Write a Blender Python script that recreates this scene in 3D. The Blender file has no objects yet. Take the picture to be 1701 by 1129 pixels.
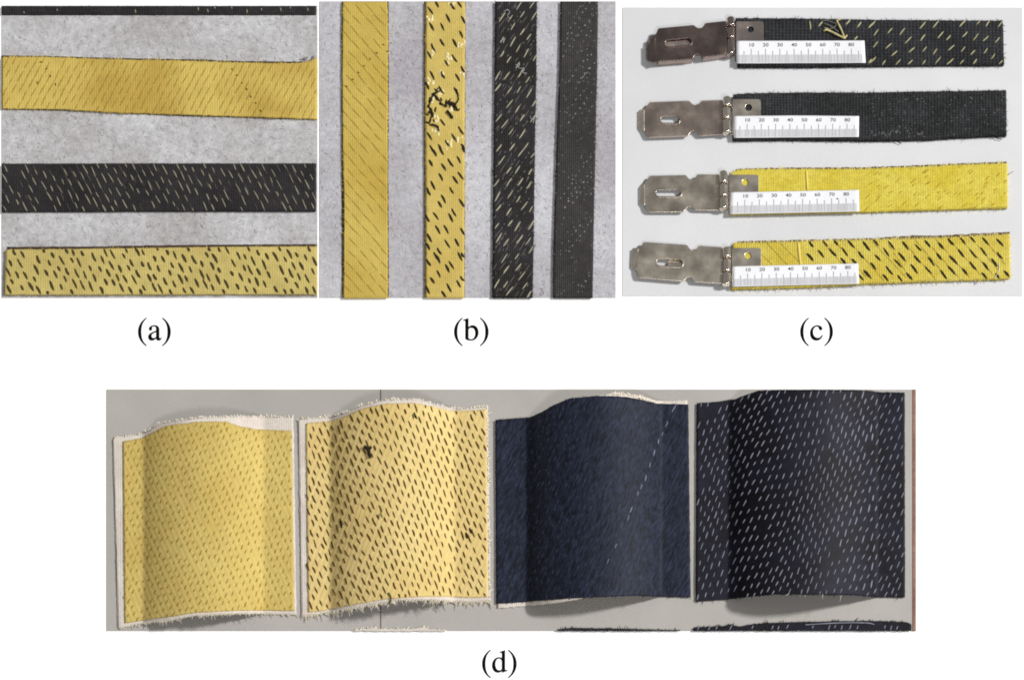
import bpy, math, random
from mathutils import Vector, Matrix, noise
R = random.Random(11)
SC = bpy.context.scene
COL = SC.collection

# ------------------------------------------------------------------ camera
# One unit of the layout is half a millimetre on the sheet; the sheet lies flat at z = 0.
U = 0.0005
W, H = 1701, 1129
CAM_H = 3000 * U            # height of the lens over the sheet
CAM_D = 1500 * U            # the camera stands on the near side (shift lens keeps the sheet square)
cam = bpy.data.cameras.new('camera')
cam.sensor_width = 36
cam.lens = 36 * CAM_H / (W * U)
cam.shift_y = CAM_D / (W * U)
cam.clip_end = 50
co = bpy.data.objects.new('camera', cam)
co.location = (0, -CAM_D, CAM_H)
COL.objects.link(co)
SC.camera = co

# ------------------------------------------------------------------ world and lamps
w = bpy.data.worlds.new('World')
SC.world = w
w.use_nodes = True
bg = w.node_tree.nodes['Background']
bg.inputs[0].default_value = (1.0, 1.0, 1.0, 1)
bg.inputs[1].default_value = 0.25


def lamp(name, target, direction, dist, power, size, half, colour):
    l = bpy.data.lights.new(name, 'SPOT')
    l.energy = power
    l.shadow_soft_size = size
    l.color = colour
    l.spot_size = 2 * math.atan(half / dist)
    l.spot_blend = 0.5
    d = Vector(direction).normalized()
    o = bpy.data.objects.new(name, l)
    o.location = Vector(target) + d * dist
    o.rotation_euler = d.to_track_quat('Z', 'Y').to_euler()
    COL.objects.link(o)
    return o


lamp('softbox_right', (0, 0, 0), (0.74, 0.15, 0.66), 8.0, 3400, 0.5, 1.6, (1, 0.985, 0.96))
lamp('softbox_front', (0.1, 0.15, 0), (0.15, -0.70, 0.75), 6.0, 430, 0.5, 1.4, (1, 0.985, 0.97))

SC.view_settings.view_transform = 'Standard'
SC.view_settings.look = 'None'
SC.view_settings.exposure = 0
SC.view_settings.gamma = 1
SC.cycles.filter_width = 1.9
SC.cycles.use_denoising = False

# ------------------------------------------------------------------ helpers
CAMP = Vector((0, -CAM_D, CAM_H))
EF = 1.2                     # light falling on the sheet: real colour = seen colour / EF


def P(px, py, z=0.0):
    """Point at height z (layout units) that lies over layout position px, py for the shift lens."""
    g = Vector(((px - W / 2) * U, (H / 2 - py) * U, 0))
    k = (CAM_H - z * U) / CAM_H
    return CAMP + (g - CAMP) * k


def lin(c):
    c /= 255.0
    return c / 12.92 if c <= 0.04045 else ((c + 0.055) / 1.055) ** 2.4


def A(r, g, b):
    return (lin(r) / EF, lin(g) / EF, lin(b) / EF, 1)


def mat(name, base=(0.8, 0.8, 0.8, 1), rough=0.9, metallic=0.0, spec=0.25):
    m = bpy.data.materials.new(name)
    m.use_nodes = True
    b = m.node_tree.nodes['Principled BSDF']
    b.inputs['Base Color'].default_value = base
    b.inputs['Roughness'].default_value = rough
    b.inputs['Metallic'].default_value = metallic
    b.inputs['Specular IOR Level'].default_value = spec
    return m


def cloth(name, c1, c2, big=160, mid=14, midamt=0.12, grain=2.4, grainamt=0.15, weave=(4.0, 4.0), weaveamt=0.12,
          bump=0.5, rough=0.92, spec=0.12, stretch=(1, 1), seed=0.0, rot=0.0, ramp=(0.38, 0.62)):
    m = mat(name, c1, rough, 0, spec)
    nt = m.node_tree
    N, L = nt.nodes, nt.links
    b = N['Principled BSDF']
    tc = N.new('ShaderNodeTexCoord')
    mp = N.new('ShaderNodeMapping')
    mp.inputs['Location'].default_value = (seed, seed * 0.7, 0)
    mp.inputs['Rotation'].default_value = (0, 0, rot)
    L.new(tc.outputs['Object'], mp.inputs[0])
    mp2 = N.new('ShaderNodeMapping')
    mp2.inputs['Scale'].default_value = (stretch[0], stretch[1], 1)
    L.new(mp.outputs[0], mp2.inputs[0])

    def nz(period, detail, vec=mp2, r=0.55):
        n = N.new('ShaderNodeTexNoise')
        n.inputs['Scale'].default_value = 1.0 / (period * U)
        n.inputs['Detail'].default_value = detail
        n.inputs['Roughness'].default_value = r
        L.new(vec.outputs[0], n.inputs['Vector'])
        return n.outputs[0]

    def rng(sock, a, bb, lo=0.3, hi=0.7):
        r = N.new('ShaderNodeMapRange')
        r.inputs[1].default_value = lo
        r.inputs[2].default_value = hi
        r.inputs[3].default_value = a
        r.inputs[4].default_value = bb
        L.new(sock, r.inputs[0])
        return r.outputs[0]

    def mul(a, c):
        n = N.new('ShaderNodeMath')
        n.operation = 'MULTIPLY'
        L.new(a, n.inputs[0])
        if hasattr(c, 'links'):
            L.new(c, n.inputs[1])
        else:
            n.inputs[1].default_value = c
        return n.outputs[0]

    mixn = N.new('ShaderNodeMix')
    mixn.data_type = 'RGBA'
    mixn.inputs[6].default_value = c1
    mixn.inputs[7].default_value = c2
    L.new(rng(nz(big, 3), 0, 1, *ramp), mixn.inputs[0])
    g = nz(grain, 2, mp2)
    v = mul(rng(nz(mid, 4), 1 - midamt, 1 + midamt), rng(g, 1 - grainamt, 1 + grainamt))
    h = g
    if weave:
        ws = []
        for i, d in enumerate(('X', 'Y')):
            wv = N.new('ShaderNodeTexWave')
            wv.bands_direction = d
            wv.inputs['Scale'].default_value = 0.314159 / (weave[i] * U)
            wv.inputs['Distortion'].default_value = 1.2
            wv.inputs['Detail'].default_value = 1.0
            wv.inputs['Detail Scale'].default_value = 0.6
            L.new(mp.outputs[0], wv.inputs[0])
            ws.append(wv.outputs['Fac'])
        ad = N.new('ShaderNodeMath')
        ad.operation = 'ADD'
        L.new(ws[0], ad.inputs[0])
        L.new(ws[1], ad.inputs[1])
        v = mul(v, rng(ad.outputs[0], 1 - weaveamt, 1 + weaveamt, 0.2, 1.8))
        a2 = N.new('ShaderNodeMath')
        a2.operation = 'ADD'
        L.new(ad.outputs[0], a2.inputs[0])
        L.new(g, a2.inputs[1])
        h = a2.outputs[0]
    hs = N.new('ShaderNodeHueSaturation')
    L.new(mixn.outputs[2], hs.inputs['Color'])
    L.new(v, hs.inputs['Value'])
    L.new(hs.outputs[0], b.inputs['Base Color'])
    bp = N.new('ShaderNodeBump')
    bp.inputs['Strength'].default_value = bump
    bp.inputs['Distance'].default_value = 0.6 * U
    L.new(h, bp.inputs['Height'])
    L.new(bp.outputs[0], b.inputs['Normal'])
    return m


def metal(name, base, rough, seed):
    m = mat(name, base, rough, 1.0, 0.5)
    nt = m.node_tree
    N, L = nt.nodes, nt.links
    b = N['Principled BSDF']
    tc = N.new('ShaderNodeTexCoord')
    n = N.new('ShaderNodeTexNoise')
    n.noise_dimensions = '4D'
    n.inputs['W'].default_value = seed
    n.inputs['Scale'].default_value = 1 / (26 * U)
    n.inputs['Detail'].default_value = 4
    L.new(tc.outputs['Object'], n.inputs['Vector'])
    r = N.new('ShaderNodeMapRange')
    r.inputs[1].default_value, r.inputs[2].default_value = 0.3, 0.7
    r.inputs[3].default_value, r.inputs[4].default_value = rough - 0.08, rough + 0.14
    L.new(n.outputs[0], r.inputs[0])
    L.new(r.outputs[0], b.inputs['Roughness'])
    mx = N.new('ShaderNodeMix')
    mx.data_type = 'RGBA'
    mx.inputs[6].default_value = tuple(c * 0.74 for c in base[:3]) + (1,)
    mx.inputs[7].default_value = tuple(min(1, c * 1.26) for c in base[:3]) + (1,)
    L.new(n.outputs[0], mx.inputs[0])
    L.new(mx.outputs[2], b.inputs['Base Color'])
    mp = N.new('ShaderNodeMapping')
    mp.inputs['Scale'].default_value = (0.08, 1, 1)
    L.new(tc.outputs['Object'], mp.inputs[0])
    n2 = N.new('ShaderNodeTexNoise')
    n2.inputs['Scale'].default_value = 1 / (1.6 * U)
    L.new(mp.outputs[0], n2.inputs['Vector'])
    bp = N.new('ShaderNodeBump')
    bp.inputs['Strength'].default_value = 0.12
    bp.inputs['Distance'].default_value = 0.3 * U
    L.new(n2.outputs[0], bp.inputs['Height'])
    L.new(bp.outputs[0], b.inputs['Normal'])
    return m


def thing(name, label, cat, px, py, group=None):
    o = bpy.data.objects.new(name, None)
    o.empty_display_size = 0.02
    COL.objects.link(o)
    o.location = P(px, py, 0)
    o['label'] = label
    o['category'] = cat
    if group:
        o['group'] = group
    return o


def link(name, me, parent=None, kind=None, label=None):
    o = bpy.data.objects.new(name, me)
    COL.objects.link(o)
    if parent is not None:
        o.parent = parent
    if kind:
        o['kind'] = kind
    if label:
        o['label'] = label
    return o


def mesh(name, vs, fs, m, origin=None, smooth=False):
    me = bpy.data.meshes.new(name)
    og = origin if origin is not None else Vector((0, 0, 0))
    me.from_pydata([tuple(Vector(v) - og) for v in vs], [], fs)
    me.materials.append(m)
    if smooth:
        me.polygons.foreach_set('use_smooth', [True] * len(me.polygons))
    me.update()
    return me


def og(t):
    return t.location.copy()


def poly_at(pts, u):
    """pts: polyline of (x, y); u in 0..1 by arc length."""
    ls = [math.dist(pts[i], pts[i + 1]) for i in range(len(pts) - 1)]
    d = u * sum(ls)
    for i, l in enumerate(ls):
        if d <= l or i == len(ls) - 1:
            k = min(1, d / l) if l else 0
            a, b = pts[i], pts[i + 1]
            return (a[0] + (b[0] - a[0]) * k, a[1] + (b[1] - a[1]) * k)
        d -= l


def wob(x, s, seed):
    return noise.noise(Vector((x / s, seed * 3.7, 1.3)))


def sheet(pa, pb, zf, th, step=4.0, jit=0.8, jits=5.0, seed=0, endjit=None, stepv=None):
    """Closed cloth slab between the two edge lines pa and pb; zf(x, y) is its top height."""
    la = sum(math.dist(pa[i], pa[i + 1]) for i in range(len(pa) - 1))
    wid = math.dist(pa[len(pa) // 2], pb[len(pb) // 2])
    nu = max(2, int(la / step))
    nv = max(2, int(wid / (stepv or step)))
    endjit = jit if endjit is None else endjit
    top, bot = [], []
    for i in range(nu + 1):
        u = i / nu
        a, b = poly_at(pa, u), poly_at(pb, u)
        dx, dy = b[0] - a[0], b[1] - a[1]
        l = math.hypot(dx, dy)
        ja = (wob(u * la, jits, seed + 1) + 0.5 * wob(u * la, jits / 3, seed + 2)) * jit / l
        jb = (wob(u * la, jits, seed + 5) + 0.5 * wob(u * la, jits / 3, seed + 6)) * jit / l
        for j in range(nv + 1):
            v = ja + (1 - ja - jb) * j / nv
            x, y = a[0] + dx * v, a[1] + dy * v
            if i in (0, nu) and endjit:
                e = wob(v * l, jits, seed + 9 + i) * endjit
                x += -dy / l * e
                y += dx / l * e
            z = zf(x, y)
            t = P(x, y, z)
            top.append(t)
            bot.append(t - Vector((0, 0, th * U)))
    n = len(top)
    vs = top + bot
    fs = []
    k = nv + 1
    for i in range(nu):
        for j in range(nv):
            q = (i * k + j, (i + 1) * k + j, (i + 1) * k + j + 1, i * k + j + 1)
            fs.append(q[::-1])
            fs.append(tuple(n + a for a in q))
    for i in range(nu):
        a, b = i * k, (i + 1) * k
        fs.append((a, b, n + b, n + a))
        a, b = i * k + nv, (i + 1) * k + nv
        fs.append((b, a, n + a, n + b))
    for j in range(nv):
        a, b = j, j + 1
        fs.append((b, a, n + a, n + b))
        a, b = nu * k + j, nu * k + j + 1
        fs.append((a, b, n + b, n + a))
    if (vs[fs[0][1]] - vs[fs[0][0]]).cross(vs[fs[0][2]] - vs[fs[0][1]]).z < 0:
        fs = [f[::-1] for f in fs]
    return vs, fs


def stitch_mesh(m, var, ns=7):
    """One raised thread float: length along x, 1 x 1 x 1."""
    vs, fs = [], []
    rr = random.Random(var)
    bend = (0, 0.16, -0.14, 0.08)[var % 4]
    for i in range(ns):
        t = i / (ns - 1)
        s = max(0.22, math.sin(math.pi * (0.06 + 0.88 * t)) ** 0.55) * (0.9 + 0.2 * rr.random())
        yc = bend * math.sin(math.pi * t)
        for j in range(5):
            a = math.pi * j / 4
            vs.append((t - 0.5, yc + 0.5 * s * math.cos(a), -0.15 + s * math.sin(a)))
    for i in range(ns - 1):
        for j in range(4):
            a = i * 5 + j
            fs.append((a, a + 5, a + 6, a + 1))
    fs.append((0, 1, 2, 3, 4))
    e = (ns - 1) * 5
    fs.append((e + 4, e + 3, e + 2, e + 1, e))
    me = bpy.data.meshes.new('stitch')
    me.from_pydata(vs, [], fs)
    me.materials.append(m)
    me.polygons.foreach_set('use_smooth', [True] * len(me.polygons))
    return me


def frame(x, y, ang, ln, wd, ht, zf, origin):
    """Matrix of a stitch at layout x, y; ang in degrees, screen sense (0 = right, 90 = down)."""
    c, s = math.cos(math.radians(ang)), math.sin(math.radians(ang))
    p = P(x, y, zf(x, y))
    e = 1.5
    t = (P(x + c * e, y + s * e, zf(x + c * e, y + s * e)) - P(x - c * e, y - s * e, zf(x - c * e, y - s * e))) / (2 * e)
    b = (P(x + s * e, y - c * e, zf(x + s * e, y - c * e)) - P(x - s * e, y + c * e, zf(x - s * e, y + c * e))) / (2 * e)
    n = t.cross(b).normalized()
    if n.z < 0:
        n = -n
    m = Matrix.Identity(4)
    for r in range(3):
        m[r][0] = t[r] * ln
        m[r][1] = b[r] * wd
        m[r][2] = n[r] * ht * U
        m[r][3] = p[r] - origin[r]
    return m


def stitches(t, items, m, zf, name='stitch', limit=300, ht=1.4):
    """items: (x, y, angle, length, width). The largest become parts, the rest one stuff part."""
    items = sorted(items, key=lambda i: -i[3] * i[4])
    vars_ = [stitch_mesh(m, v) for v in range(4)]
    for it in items[:limit]:
        o = link(name, R.choice(vars_), t)
        o.matrix_local = frame(*it, ht, zf, og(t))
    rest = items[limit:]
    if rest:
        vs, fs = [], []
        src = [stitch_mesh(m, v, 4) for v in range(4)]
        for it in rest:
            mm = frame(*it, ht, zf, og(t))
            me = R.choice(src)
            n = len(vs)
            vs += [mm @ v.co for v in me.vertices]
            fs += [tuple(n + i for i in p.vertices) for p in me.polygons]
        link('small_stitches' if limit == 0 else 'further_stitches', mesh('further_stitches', vs, fs, m, smooth=True), t, 'stuff')


def tube_data(pts, rad, sides=5, vs=None, fs=None):
    vs = [] if vs is None else vs
    fs = [] if fs is None else fs
    base = len(vs)
    up = Vector((0, 0, 1))
    for i, p in enumerate(pts):
        d = (pts[min(i + 1, len(pts) - 1)] - pts[max(i - 1, 0)])
        d.normalize()
        s = d.cross(up)
        if s.length < 1e-4:
            s = Vector((1, 0, 0))
        s.normalize()
        q = s.cross(d)
        r = rad[i] if isinstance(rad, list) else rad
        for k in range(sides):
            a = 2 * math.pi * k / sides
            vs.append(p + (s * math.cos(a) + q * math.sin(a)) * r * U)
    for i in range(len(pts) - 1):
        for k in range(sides):
            a = base + i * sides + k
            b = base + i * sides + (k + 1) % sides
            fs.append((a, b, b + sides, a + sides))
    return vs, fs


def fray(t, edge, zf, m, n, out=(2, 7), rad=0.4, side=1, name='frayed_threads', th=2.0, curl=0.6, along=0.8):
    """Loose fibres sticking out of an edge line (one part, too fine to count)."""
    vs, fs = [], []
    for _ in range(n):
        u = R.random()
        x, y = poly_at(edge, u)
        x2, y2 = poly_at(edge, min(1, u + 0.01))
        x1, y1 = poly_at(edge, max(0, u - 0.01))
        tx, ty = x2 - x1, y2 - y1
        l = math.hypot(tx, ty) or 1
        tx, ty = tx / l, ty / l
        nx, ny = -ty * side, tx * side
        ln = R.uniform(*out) * (0.5 + R.random())
        a = R.uniform(-along, along)
        dx, dy = nx + tx * a, ny + ty * a
        cx, cy = R.uniform(-curl, curl), R.uniform(-curl, curl)
        z0 = zf(x - nx * 2, y - ny * 2) - R.uniform(0, th)
        pts = []
        for k in range(4):
            s = k / 3
            pts.append(P(x - nx * 1.5 + dx * ln * s + cx * ln * s * s, y - ny * 1.5 + dy * ln * s + cy * ln * s * s,
                         max(0.6, z0 - s * R.uniform(0, 1.5) + R.uniform(-.3, .6))))
        tube_data(pts, [rad, rad, rad * 0.8, rad * 0.4], 3, vs, fs)
    return link(name, mesh(name, vs, fs, m, og(t)), t, 'stuff')


def loose_thread(t, pts, rad, m, zf, lift=1.6, name='loose_thread', rough=0.0):
    """Thick thread through layout points, smoothed."""
    out = []
    n = len(pts)
    for i in range(n - 1):
        p0, p1, p2, p3 = pts[max(0, i - 1)], pts[i], pts[i + 1], pts[min(n - 1, i + 2)]
        for k in range(5):
            s = k / 5
            q = [0.5 * (2 * p1[c] + (p2[c] - p0[c]) * s + (2 * p0[c] - 5 * p1[c] + 4 * p2[c] - p3[c]) * s * s
                        + (3 * p1[c] - p0[c] - 3 * p2[c] + p3[c]) * s ** 3) for c in (0, 1)]
            out.append(q)
    out.append(pts[-1])
    if rough:
        out = [(x + R.uniform(-rough, rough), y + R.uniform(-rough, rough)) for x, y in out]
    w3 = [P(x, y, zf(x, y) + lift * (0.55 + 0.6 * abs(math.sin(i * 0.37)))) for i, (x, y) in enumerate(out)]
    rads = [rad * (0.75 + 0.5 * R.random()) for _ in w3]
    vs, fs = tube_data(w3, rads, 6)
    return link(name, mesh(name, vs, fs, m, og(t), True), t)


def curve_mesh(name, rings, m, origin, z, extrude=0.0, bevel=0.0, bezier=False):
    """Filled flat outline (with holes) through a 2D curve, turned into a mesh at height z."""
    cu = bpy.data.curves.new('outline', 'CURVE')
    cu.dimensions = '2D'
    cu.fill_mode = 'BOTH' if extrude or bevel else 'FRONT'
    cu.extrude = extrude * U
    cu.bevel_depth = bevel * U
    cu.bevel_resolution = 2
    for ring in rings:
        s = cu.splines.new('POLY')
        s.points.add(len(ring) - 1)
        for p, q in zip(s.points, ring):
            v = P(q[0], q[1], z)
            p.co = (v.x - origin.x, v.y - origin.y, 0, 1)
        s.use_cyclic_u = True
    o = bpy.data.objects.new('outline', cu)
    COL.objects.link(o)
    dg = bpy.context.evaluated_depsgraph_get()
    me = bpy.data.meshes.new_from_object(o.evaluated_get(dg))
    bpy.data.objects.remove(o)
    bpy.data.curves.remove(cu)
    me.name = name
    for v in me.vertices:
        v.co.z = v.co.z * (0.2 if bevel and not extrude else 1) + z * U
    me.materials.clear()
    me.materials.append(m)
    return me


def bez(path, n=8):
    """'M x y C ... L ...' -> list of rings."""
    tk = path.replace(',', ' ').split()
    rings, cur, i = [], None, 0
    while i < len(tk):
        c = tk[i]
        i += 1
        if c == 'M':
            cur = [(float(tk[i]), float(tk[i + 1]))]
            rings.append(cur)
            i += 2
        elif c == 'L':
            cur.append((float(tk[i]), float(tk[i + 1])))
            i += 2
        elif c == 'C':
            a = cur[-1]
            b, d, e = [(float(tk[i + k]), float(tk[i + k + 1])) for k in (0, 2, 4)]
            i += 6
            for k in range(1, n + 1):
                t = k / n
                s = 1 - t
                cur.append(tuple(s ** 3 * a[q] + 3 * s * s * t * b[q] + 3 * s * t * t * d[q] + t ** 3 * e[q] for q in (0, 1)))
    return rings


def flat(z):
    return lambda x, y: z


# ------------------------------------------------------------------ materials
M_page = mat('white_paper', (0.93, 0.93, 0.93, 1), 0.8, 0, 0.1)
M_ink = mat('black_ink', (0.004, 0.004, 0.004, 1), 0.9, 0, 0.0)
M_felt_a = cloth('grey_felt', A(194, 194, 197), A(170, 167, 167), 150, 12, 0.17, 3.4, 0.13, None, 0, 0.35, seed=0.1)
M_felt_b = cloth('grey_felt_cool', A(193, 193, 198), A(167, 164, 170), 260, 10, 0.12, 3.2, 0.13, None, 0, 0.35, seed=0.5)
M_card = cloth('white_card', A(214, 215, 217), A(208, 209, 212), 300, 60, 0.015, 4, 0.015, None, 0, 0.15, spec=0.2)
M_board = cloth('grey_laminate', A(175, 171, 166), A(168, 165, 160), 260, 90, 0.03, 4, 0.02, None, 0, 0.1, 0.6, 0.3)
M_joint = mat('dark_joint', A(92, 80, 70), 0.9)
M_wood = cloth('red_brown_wood', A(152, 116, 100), A(136, 98, 82), 60, 10, 0.15, 3, 0.1, None, 0, 0.3)
M_yel_a = cloth('dull_yellow_cloth', A(204, 180, 96), A(184, 156, 76), 170, 26, 0.07, 3, 0.06, (4, 4), 0.05, 0.4, seed=0.2, ramp=(0.42, 0.6))
M_yel_a2 = cloth('pale_yellow_cloth', A(200, 183, 112), A(190, 172, 104), 120, 18, 0.09, 3, 0.08, (4, 4), 0.06, 0.4, seed=0.9)
M_yel_b = cloth('mustard_cloth', A(200, 177, 92), A(188, 161, 74), 180, 24, 0.06, 3, 0.07, (3.4, 3.4), 0.05, 0.4, seed=0.4)
M_yel_b2 = cloth('pale_mustard_cloth', A(206, 184, 106), A(196, 172, 92), 120, 18, 0.06, 3, 0.08, (3.4, 3.4), 0.05, 0.4, seed=0.6)
M_yel_c = cloth('bright_yellow_canvas', A(216, 200, 86), A(208, 188, 66), 50, 9, 0.10, 2.2, 0.14, (2.8, 3.6), 0.06, 0.8, seed=0.3)
M_yel_c2 = cloth('golden_canvas', A(206, 190, 90), A(199, 178, 70), 50, 9, 0.09, 2.2, 0.12, (3.8, 3.8), 0.09, 0.7, seed=0.8)
M_yel_d = cloth('straw_cloth', A(204, 182, 108), A(198, 173, 98), 120, 20, 0.05, 3, 0.06, (8, 3), 0.07, 0.4, seed=0.7, rot=-0.42)
M_yel_d2 = cloth('cream_cloth', A(222, 198, 134), A(214, 188, 122), 120, 20, 0.05, 3, 0.06, (8, 3), 0.05, 0.4, seed=0.15, rot=0.38)
M_blk_a = cloth('charcoal_cloth', A(48, 46, 47), A(41, 39, 40), 100, 10, 0.2, 2.6, 0.25, (4, 4), 0.1, 0.6, seed=0.25)
M_blk_b = cloth('charcoal_wool', A(50, 48, 50), A(43, 42, 40), 100, 9, 0.2, 2.4, 0.3, (3.4, 3.4), 0.1, 0.8, seed=0.35)
M_blk_b2 = cloth('washed_black_cloth', A(64, 62, 61), A(56, 54, 54), 140, 10, 0.15, 2.4, 0.25, (3.4, 3.4), 0.1, 0.8, seed=0.45)
M_blk_c = cloth('black_canvas', A(50, 51, 54), A(40, 41, 44), 60, 6, 0.3, 2.4, 0.3, (6.0, 5.0), 0.3, 1.0, seed=0.55)
M_blk_c2 = cloth('black_weave', A(50, 51, 53), A(40, 41, 42), 60, 5, 0.35, 2.2, 0.4, (5.0, 4.4), 0.25, 1.0, seed=0.65)
M_navy = cloth('navy_cloth', A(32, 38, 55), A(28, 33, 48), 140, 6, 0.32, 3.0, 0.6, None, 0, 0.8, 0.62, 0.16, stretch=(1.0, 0.22), seed=0.75, rot=0.42)
M_navy2 = cloth('dark_navy_cloth', A(29, 29, 41), A(21, 21, 27), 80, 14, 0.25, 3, 0.2, None, 0, 0.5, 0.62, 0.14, seed=0.85)
M_white = cloth('white_cotton', A(218, 210, 200), A(208, 198, 188), 60, 8, 0.06, 2, 0.08, (3, 3), 0.06, 0.5)
M_whitefray = mat('white_threads', A(236, 228, 208), 0.95, 0, 0.05)
M_yelfray = mat('yellow_threads', A(222, 200, 110), 0.95, 0, 0.05)
M_blkfray = mat('black_threads', A(48, 46, 46), 0.95, 0, 0.05)
M_edge_shade = cloth('brown_undershade', A(116, 96, 66), A(92, 74, 56), 40, 6, 0.2, 2, 0.2, None, 0, 0.4)  # colour of the painted shadow line above the yellow straps
M_yelfray_c = mat('pale_yellow_threads', A(230, 216, 140), 0.95, 0, 0.05)
M_shade_fray = cloth('dark_undershade_fray', A(84, 66, 52), A(66, 52, 44), 40, 6, 0.2, 2, 0.2, None, 0, 0.4)  # painted edge shadow of the strips; also colours a few dark frayed threads
M_th_pale = mat('pale_thread', A(150, 146, 126), 0.85, 0, 0.1)
M_th_pale_b = mat('straw_thread', A(164, 160, 138), 0.85, 0, 0.1)
M_th_pale_c = mat('cream_thread', A(172, 168, 128), 0.85, 0, 0.1)
M_th_silver = mat('silver_thread', A(132, 134, 148), 0.8, 0, 0.15)
M_th_dark = mat('dark_thread', A(72, 63, 40), 0.9, 0, 0.05)
M_th_black = mat('black_thread', A(46, 42, 34), 0.9, 0, 0.05)
M_th_brown = mat('brown_thread', A(84, 62, 26), 0.9, 0, 0.05)
M_speck = mat('brown_speck', A(112, 86, 40), 0.9, 0, 0.05)
M_th_olive = mat('olive_thread', A(152, 126, 58), 0.9, 0, 0.05)
M_th_dull = mat('dull_yellow_thread', A(158, 128, 58), 0.9, 0, 0.05)
M_th_gold = mat('gold_thread', A(174, 146, 44), 0.9, 0, 0.05)
M_scale = cloth('ruler_paper', A(236, 237, 241), A(230, 231, 236), 60, 20, 0.02, 4, 0.01, None, 0, 0.05, 0.5, 0.3)
M_tick = mat('ruler_ink', A(120, 120, 124), 0.8, 0, 0.1)
M_num = mat('ruler_numbers', A(56, 56, 60), 0.8, 0, 0.1)
M_met = [metal('brown_nickel_as_reflected', (0.203, 0.158, 0.143, 1), 0.3, 1), metal('taupe_nickel_reflect', (0.450, 0.375, 0.323, 1), 0.32, 2),
         metal('grey_nickel', (0.555, 0.495, 0.413, 1), 0.32, 3), metal('light_nickel', (0.600, 0.540, 0.450, 1), 0.32, 4)]  # one nickel; the tones paint how darkly each hasp reflects the room
M_met_bar = [metal('brown_nickel_barrel_reflect', (0.390, 0.315, 0.285, 1), 0.14, 5), metal('nickel_barrel', (0.70, 0.63, 0.54, 1), 0.12, 6)]  # first copy darker, to paint a dimmer reflection
M_met_leaf = [metal('brown_nickel_leaf_reflect', (0.510, 0.435, 0.398, 1), 0.28, 7), metal('nickel_leaf', (0.70, 0.63, 0.54, 1), 0.28, 8)]  # first copy darker here too, reflection put into the colour

# ------------------------------------------------------------------ the sheet with its printed letters
page = link('page', mesh('page', [(-1.2, -1.0, 0), (1.2, -1.0, 0), (1.2, 1.0, 0), (-1.2, 1.0, 0)], [(0, 1, 2, 3)], M_page), None, 'structure')
GL = {
    '(': ('parenthesis', 333, 'M 295 676 C 145 574 48 436 48 249 C 48 65 145 -75 295 -177 L 304 -161 C 178 -60 134 66 134 250 C 134 436 180 565 304 660'),
    ')': ('parenthesis', 333, 'M 38 676 C 188 574 285 436 285 249 C 285 65 188 -75 38 -177 L 29 -161 C 155 -60 199 66 199 250 C 199 436 153 565 29 660'),
    'a': ('letter', 444, 'M 442 66 C 425 52 413 47 398 47 C 375 47 368 61 368 105 L 368 300 C 368 352 363 381 348 405 C 326 441 283 460 224 460 '
          'C 130 460 56 411 56 348 C 56 325 76 305 98 305 C 121 305 141 325 141 347 C 141 351 140 356 139 363 C 137 372 136 380 136 387 '
          'C 136 414 168 436 208 436 C 257 436 284 407 284 353 L 284 292 C 130 230 113 222 70 184 C 48 164 34 130 34 97 '
          'C 34 34 78 -10 140 -10 C 184 -10 224 11 285 63 C 290 10 308 -10 350 -10 C 383 -10 404 2 442 43 '
          'M 284 124 C 284 96 279 86 260 75 C 239 63 211 54 194 54 C 155 54 124 85 124 128 C 124 190 170 222 284 263'),
    'b': ('letter', 500, 'M 153 371 C 182 427 232 460 290 460 C 393 460 468 367 468 238 C 468 95 373 -10 240 -10 C 160 -10 69 22 69 50 '
          'L 69 573 C 69 610 61 619 27 619 C 18 619 12 619 3 617 L 3 633 C 60 649 100 661 148 683 L 153 679 '
          'M 153 320 L 153 73 C 153 41 190 18 243 18 C 328 18 382 100 382 219 C 382 327 330 395 250 395 C 200 395 153 360 153 320'),
    'c': ('letter', 444, 'M 398 156 C 350 86 314 62 257 62 C 166 62 102 142 102 257 C 102 360 157 431 237 431 C 273 431 286 420 296 383 L 302 361 '
          'C 310 333 328 315 349 315 C 375 315 396 334 396 357 C 396 413 326 460 242 460 C 193 460 142 440 101 404 C 51 360 25 292 25 213 '
          'C 25 83 104 -10 215 -10 C 303 -10 368 40 412 147'),
    'd': ('letter', 500, 'M 491 42 L 340 -10 L 336 -7 L 336 59 L 335 60 C 304 13 262 -10 205 -10 C 100 -10 27 80 27 213 C 27 348 120 460 232 460 '
          'C 274 460 305 447 336 416 L 336 573 C 336 611 329 619 295 619 C 286 619 279 618 267 617 L 267 633 C 330 649 368 660 416 683 L 420 681 '
          'L 420 118 C 420 69 427 57 456 57 C 465 57 469 57 491 58 '
          'M 336 104 L 336 330 C 336 390 286 432 232 432 C 157 432 113 350 113 245 C 113 120 175 46 245 46 C 285 46 336 76 336 104'),
}
GS = 0.0528
for ch, x0, base in (('a', 227.2, 564.6), ('b', 752.2, 564.6), ('c', 1327.2, 564.6), ('d', 798.8, 1115.4)):
    x = x0
    for g in ('(', ch, ')'):
        nm, adv, path = GL[g]
        ys = 1.03 if nm == 'parenthesis' else 1.0
        rings = [[(x + q[0] * GS, base - q[1] * GS * ys) for q in ring] for ring in bez(path)]
        link(nm, curve_mesh(nm, rings, M_ink, Vector((0, 0, 0)), 0.3, 0.0, 0.55), page)
        x += adv * GS


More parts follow.
